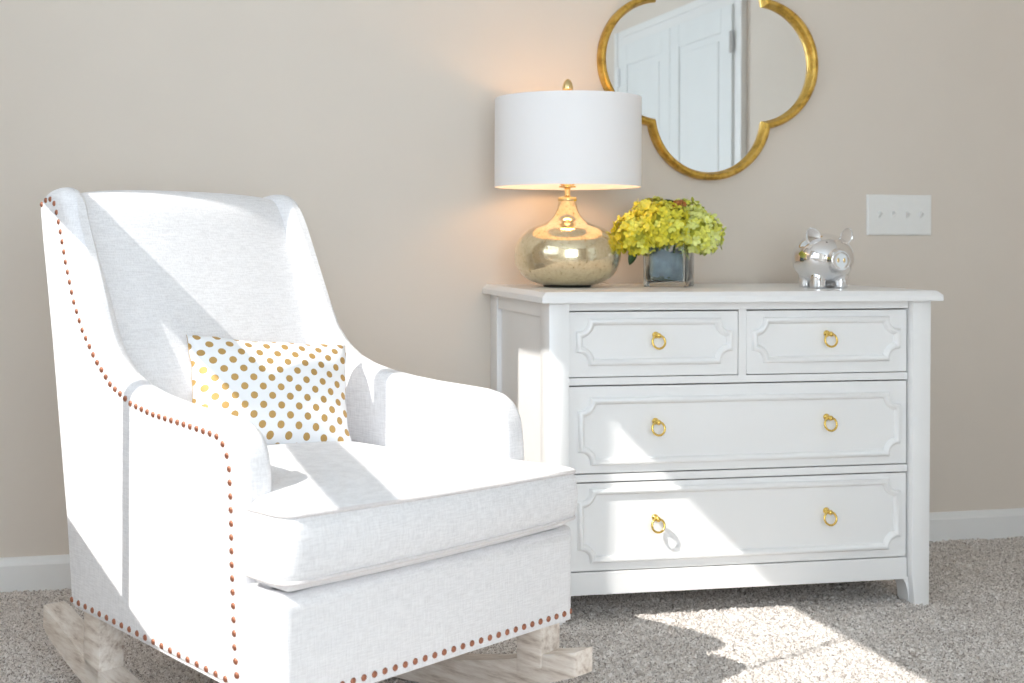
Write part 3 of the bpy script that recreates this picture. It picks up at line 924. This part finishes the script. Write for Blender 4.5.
def hydrangeas():
    rnd = random.Random(5)
    for (dr, dt, dz, rad, mats, lab) in HEADS:
        c = Vector((VX, VY, TOP)) + vr * dr - vd * dt + Vector((0, 0, dz))
        t = empty('hydrangea', c, 0, lab, 'flower', 'hydrangeas in the glass vase')
        bm = bmesh.new()
        n = 190
        for i in range(n):
            z = 1 - 2 * (i + .5) / n
            if z < -.78: continue
            ph = i * 2.39996; r_ = math.sqrt(1 - z * z)
            nn = Vector((r_ * math.cos(ph), r_ * math.sin(ph), z))
            nn = (nn + Vector((rnd.uniform(-.12, .12), rnd.uniform(-.12, .12), rnd.uniform(-.12, .12)))).normalized()
            p = Vector((nn.x * rad[0], nn.y * rad[1], nn.z * rad[2])) * rnd.uniform(.80, .98)
            floret(bm, p, nn + Vector((rnd.uniform(-.3, .3), rnd.uniform(-.3, .3), rnd.uniform(-.3, .3))), .0125 * rnd.uniform(.8, 1.2), 0 if rnd.random() < .66 else 1, rnd)
        me = bpy.data.meshes.new('flower_head'); bm.to_mesh(me); bm.free()
        o = bpy.data.objects.new('flower_head', me); me.materials.append(M[mats[0]]); me.materials.append(M[mats[1]]); link(o, t)
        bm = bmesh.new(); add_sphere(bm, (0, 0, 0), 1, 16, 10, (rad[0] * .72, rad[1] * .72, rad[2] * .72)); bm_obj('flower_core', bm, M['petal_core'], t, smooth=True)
        base = Vector((VX, VY, TOP)) + vr * dr * .25 - vd * dt * .25 + Vector((0, 0, .045)) - c
        bm = bmesh.new(); mid = base * .5 + Vector((0, 0, .0)) ; mid = Vector((base.x * .85, base.y * .85, base.z * .55))
        add_tube(bm, [(0, 0, -.02), mid, base], .0035, 8); bm_obj('stem', bm, M['stem'], t, smooth=True)
    # leaves: one low at the left, one at the top; and a brown bud
    def leaf_bm(Ln, Wd_, curl):
        bm = bmesh.new(); n = 10; rows = []
        for i in range(n + 1):
            s = i / n; w = Wd_ * math.sin(PI * min(1, s * .95 + .03)) ** .8
            z = -curl * s * s
            rows.append([bm.verts.new((s * Ln, -w, z + .12 * w)), bm.verts.new((s * Ln, 0, z)), bm.verts.new((s * Ln, w, z + .12 * w))])
        for a, b in zip(rows, rows[1:]):
            for k in range(2): bm.faces.new([a[k], a[k + 1], b[k + 1], b[k]])
        return bm
    def leaf(dr, dt, dz, yaw, pitch, roll, Ln, W_, lab):
        o = bm_obj('leaf', leaf_bm(Ln, W_, .012), M['leaf'], None, smooth=True, recalc=False)
        c = Vector((VX, VY, TOP)) + vr * dr - vd * dt + Vector((0, 0, dz))
        o.matrix_world = Matrix.Translation(c) @ Matrix.Rotation(yaw, 4, 'Z') @ Matrix.Rotation(pitch, 4, 'Y') @ Matrix.Rotation(roll, 4, 'X')
        o.modifiers.new('solid', 'SOLIDIFY').thickness = .001
        tag(o, lab, 'leaf')
    leaf(-.085, .035, .100, PI - .4, .95, .9, .045, .014, 'dark green leaf hanging below the hydrangeas beside the lamp')
    leaf(.030, .012, .212, 2.5, -.75, .6, .046, .011, 'dark green leaf poking up from the top of the hydrangeas')
    t = empty('flower_bud', Vector((VX, VY, TOP)) + vr * .026 - vd * .035 + Vector((0, 0, .222)), 0, 'small orange brown bud cluster on top of the hydrangeas', 'flower')
    bm = bmesh.new(); r2 = random.Random(3)
    for i in range(16):
        z = 1 - 1.4 * (i + .5) / 16; ph = i * 2.4; q = math.sqrt(max(0, 1 - z * z))
        floret(bm, Vector((q * math.cos(ph) * .017, q * math.sin(ph) * .014, z * .009)), Vector((q * math.cos(ph), q * math.sin(ph), z + .3)), .008, 0, r2)
    me = bpy.data.meshes.new('bud_head'); bm.to_mesh(me); bm.free(); me.materials.append(M['bud']); link(bpy.data.objects.new('bud_head', me), t)
    bm = bmesh.new(); add_tube(bm, [(0, 0, .004), (.002, 0, -.02), (.003, 0, -.05)], .003, 8); bm_obj('stem', bm, M['stem'], t, smooth=True)
hydrangeas()

# ------------------------------------------------------------------ silver piggy bank
def pig():
    PX, PY = 1.840, -.388
    f = Vector((-.04, -1, 0)).normalized()
    t = empty('piggy_bank', (PX, PY, TOP), math.atan2(f.y, f.x), 'shiny silver piggy bank at the right end of the dresser', 'piggy bank')
    # local: +x is where it faces
    bm = bmesh.new()
    add_sphere(bm, (-.012, 0, .079), 1, 48, 32, (.085, .0800, .068))
    # snout
    b2 = bmesh.new(); add_lathe(b2, [(0, 0), (.033, 0), (.0300, .018), (.0290, .028), (.0275, .0315), (.023, .032), (.0205, .0300), (0, .0300)], 40)
    b2.transform(Matrix.Translation((.055, 0, .075)) @ Matrix.Rotation(PI / 2 + .02, 4, 'Y')); tmp = bpy.data.meshes.new('tmp'); b2.to_mesh(tmp); b2.free(); bm.from_mesh(tmp); bpy.data.meshes.remove(tmp)
    for x in (.022, -.042):
        for y in (-.032, .032):
            b2 = bmesh.new(); add_lathe(b2, [(0, .0), (.0185, .0), (.0200, .003), (.0200, .010), (.021, .034), (0, .034)], 24)
            b2.transform(Matrix.Translation((x, y, .0005))); tmp = bpy.data.meshes.new('tmp'); b2.to_mesh(tmp); b2.free(); bm.from_mesh(tmp); bpy.data.meshes.remove(tmp)
    o = bm_obj('body', bm, M['chrome'], t, smooth=True)
    rm = o.modifiers.new('remesh', 'REMESH'); rm.mode = 'VOXEL'; rm.voxel_size = .0022; rm.use_smooth_shade = True
    s = o.modifiers.new('smooth', 'SMOOTH'); s.factor = .5; s.iterations = 7
    for sy in (-1, 1):
        # cupped ear: a teardrop shell hollowed at the front
        bm = bmesh.new(); bmesh.ops.create_uvsphere(bm, u_segments=28, v_segments=18, radius=1)
        for v in bm.verts:
            x, y, z = v.co
            w = 1 - .28 * max(0, -z) - .10 * max(0, z)
            v.co = ((-.25 * x if x > 0 else x) * .012, y * .0205 * w, z * .026)
        e = bm_obj('ear', bm, M['chrome'], t, smooth=True)
        e.location = (.026, sy * .048, .136); e.rotation_euler = (-sy * .42, .12, sy * .22)
        bm = bmesh.new(); add_sphere(bm, (0, 0, 0), .0032, 12, 8); e = bm_obj('eye', bm, M['dark'], t, smooth=True)
        e.location = (.0475, sy * .021, .1205)
    # nostrils and mouth
    for sy in (-1, 1):
        bm = bmesh.new(); add_sphere(bm, (0, 0, 0), .0042, 12, 8, (.25, .8, 1.5)); e = bm_obj('nostril', bm, M['champagne'], t, smooth=True); e.location = (.0852, sy * .0085, .075)
    bm = bmesh.new(); pts = []
    for k in range(13):
        a = -1 + 2 * k / 12; y = a * .017; z = .0405 + .006 * a * a
        x = -.012 + .086 * math.sqrt(max(0, 1 - (y / .0765) ** 2 - ((z - .08) / .066) ** 2)) + .0004
        pts.append((x, y, z))
    add_tube(bm, pts, .0011, 8); bm_obj('mouth', bm, M['steel'], t, smooth=True)
    bm = bmesh.new(); pts = [(-.094 - .014 * k / 30 - .0, .009 * math.sin(k / 30 * 4 * PI), .092 + .009 * math.cos(k / 30 * 4 * PI)) for k in range(31)]
    add_tube(bm, pts, .003, 8); bm_obj('tail', bm, M['chrome'], t, smooth=True)
pig()

# ------------------------------------------------------------------ quatrefoil mirror
def mirror():
    cx, cz, R_, c_ = 1.685, 1.449, .346, .190
    e_ = (R_ * R_ - 2 * c_ * c_) / (2 * (R_ - c_)); r0 = R_ - e_
    t = empty('wall_mirror', (cx, 0, cz), 0, 'gold framed quatrefoil mirror on the wall above the dresser', 'mirror')
    def loop(d, K=36):
        r = r0 - d; x = (e_ + math.sqrt(2 * r * r - e_ * e_)) / 2
        th = math.atan2(x, x - e_)
        pts = []
        for q in range(4):
            for k in range(K + 1):
                t_ = -th + 2 * th * k / K
                px, pz = e_ + r * math.cos(t_), r * math.sin(t_)
                c, s = math.cos(q * PI / 2), math.sin(q * PI / 2)
                pts.append((px * c - pz * s, px * s + pz * c))
        return pts
    prof = [(.000, -.002), (-.001, -.022), (.002, -.030), (.007, -.034), (.013, -.034), (.017, -.031), (.018, -.026), (.020, -.022), (.0225, -.016), (.0235, -.011), (.0235, -.006)]
    bm = bmesh.new(); rings = []
    for d, y in prof:
        rings.append([bm.verts.new((x, y, z)) for x, z in loop(max(d, -.001))])
    n = len(rings[0])
    for p, q in zip(rings, rings[1:]):
        for k in range(n): bm.faces.new([p[k], p[(k + 1) % n], q[(k + 1) % n], q[k]])
    bm_obj('frame', bm, M['gilt'], t, angle=35)
    bm = bmesh.new()
    A = [bm.verts.new((x, -.008, z)) for x, z in loop(.0225)]; B = [bm.verts.new((x, -.003, z)) for x, z in loop(.0225)]
    bm.faces.new(A); bm.faces.new(B[::-1])
    for k in range(n): bm.faces.new([A[k], A[(k + 1) % n], B[(k + 1) % n], B[k]])
    bm_obj('mirror_glass', bm, M['mirror'], t)
mirror()

# ------------------------------------------------------------------ light switch plate
def switch():
    cx, cz = 2.318, 1.0055
    t = empty('light_switch', (cx, -.02, cz), 0, 'white four-gang light switch plate on the wall right of the mirror', 'light switch')
    t.location.y = 0
    bm = bmesh.new()
    w, h = .1105, .062
    def rc(d, y): return [(-w + d, y, -h + d), (w - d, y, -h + d), (w - d, y, h - d), (-w + d, y, h - d)]
    add_loft(bm, [rc(0, -.0005), rc(0, -.003), rc(.002, -.0062), rc(.005, -.0078), rc(.007, -.008)])
    bm_obj('plate', bm, M['plate'], t)
    for k in range(4):
        x = -.0705 + .047 * k - .0 + .0005
        bm = bmesh.new(); add_box(bm, x - .0055, x + .0055, -.0095, -.0075, -.0125, .0125, .0008)
        add_prism(bm, [(-.008, -.009), (-.008, .009), (-.012, .011), (-.021, .0105), (-.0215, .006), (-.013, -.004)], 0, x - .0042, x + .0042, .0008)
        bm_obj('toggle', bm, M['plate'], t)
        for z in (-.030, .030):
            b2 = bmesh.new(); add_lathe(b2, [(0, .0), (.0032, 0), (.003, .0008), (0, .0012)], 14)
            b2.transform(Matrix.Translation((x, -.0078, z)) @ Matrix.Rotation(PI / 2, 4, 'X'))
            bm_obj('screw', b2, M['plate'], t)
switch()

# ------------------------------------------------------------------ daylight
SUN = Vector((-1, -.46, 1.01))
sl = bpy.data.lights.new('sun', 'SUN'); sl.energy = 11.5; sl.angle = math.radians(.35); sl.color = (1, .97, .92)
so = link(bpy.data.objects.new('sun', sl)); so.rotation_euler = (-SUN).to_track_quat('-Z', 'Y').to_euler(); so.location = (-3, -3, 4)
wd = bpy.data.worlds.new('sky'); scene.world = wd; wd.use_nodes = True
bg = wd.node_tree.nodes['Background']; bg.inputs['Color'].default_value = (.78, .89, 1.0, 1); bg.inputs['Strength'].default_value = 6.0
for nm, loc, rot, sx, sy in (('sky_portal_left', (XL - .021, (WY0 + WY1) / 2, (WZ0 + WZ1) / 2), (0, -PI / 2, 0), WZ1 - WZ0, WY1 - WY0),
                             ('sky_portal_front', ((BX0 + BX1) / 2, YF - .021, (BZ0 + BZ1) / 2), (PI / 2, 0, 0), BX1 - BX0, BZ1 - BZ0)):
    al = bpy.data.lights.new(nm, 'AREA'); al.shape = 'RECTANGLE'; al.size = sx; al.size_y = sy
    al.cycles.is_portal = True
    ao = link(bpy.data.objects.new(nm, al)); ao.location = loc; ao.rotation_euler = rot

scene.cycles.max_bounces = 14; scene.cycles.diffuse_bounces = 8; scene.cycles.transparent_max_bounces = 12
scene.cycles.sample_clamp_indirect = 10
scene.cycles.use_denoising = True
scene.view_settings.view_transform = 'Standard'
scene.view_settings.look = 'None'
scene.view_settings.exposure = .40
scene.view_settings.gamma = 1.0
scene.view_settings.use_curve_mapping = False
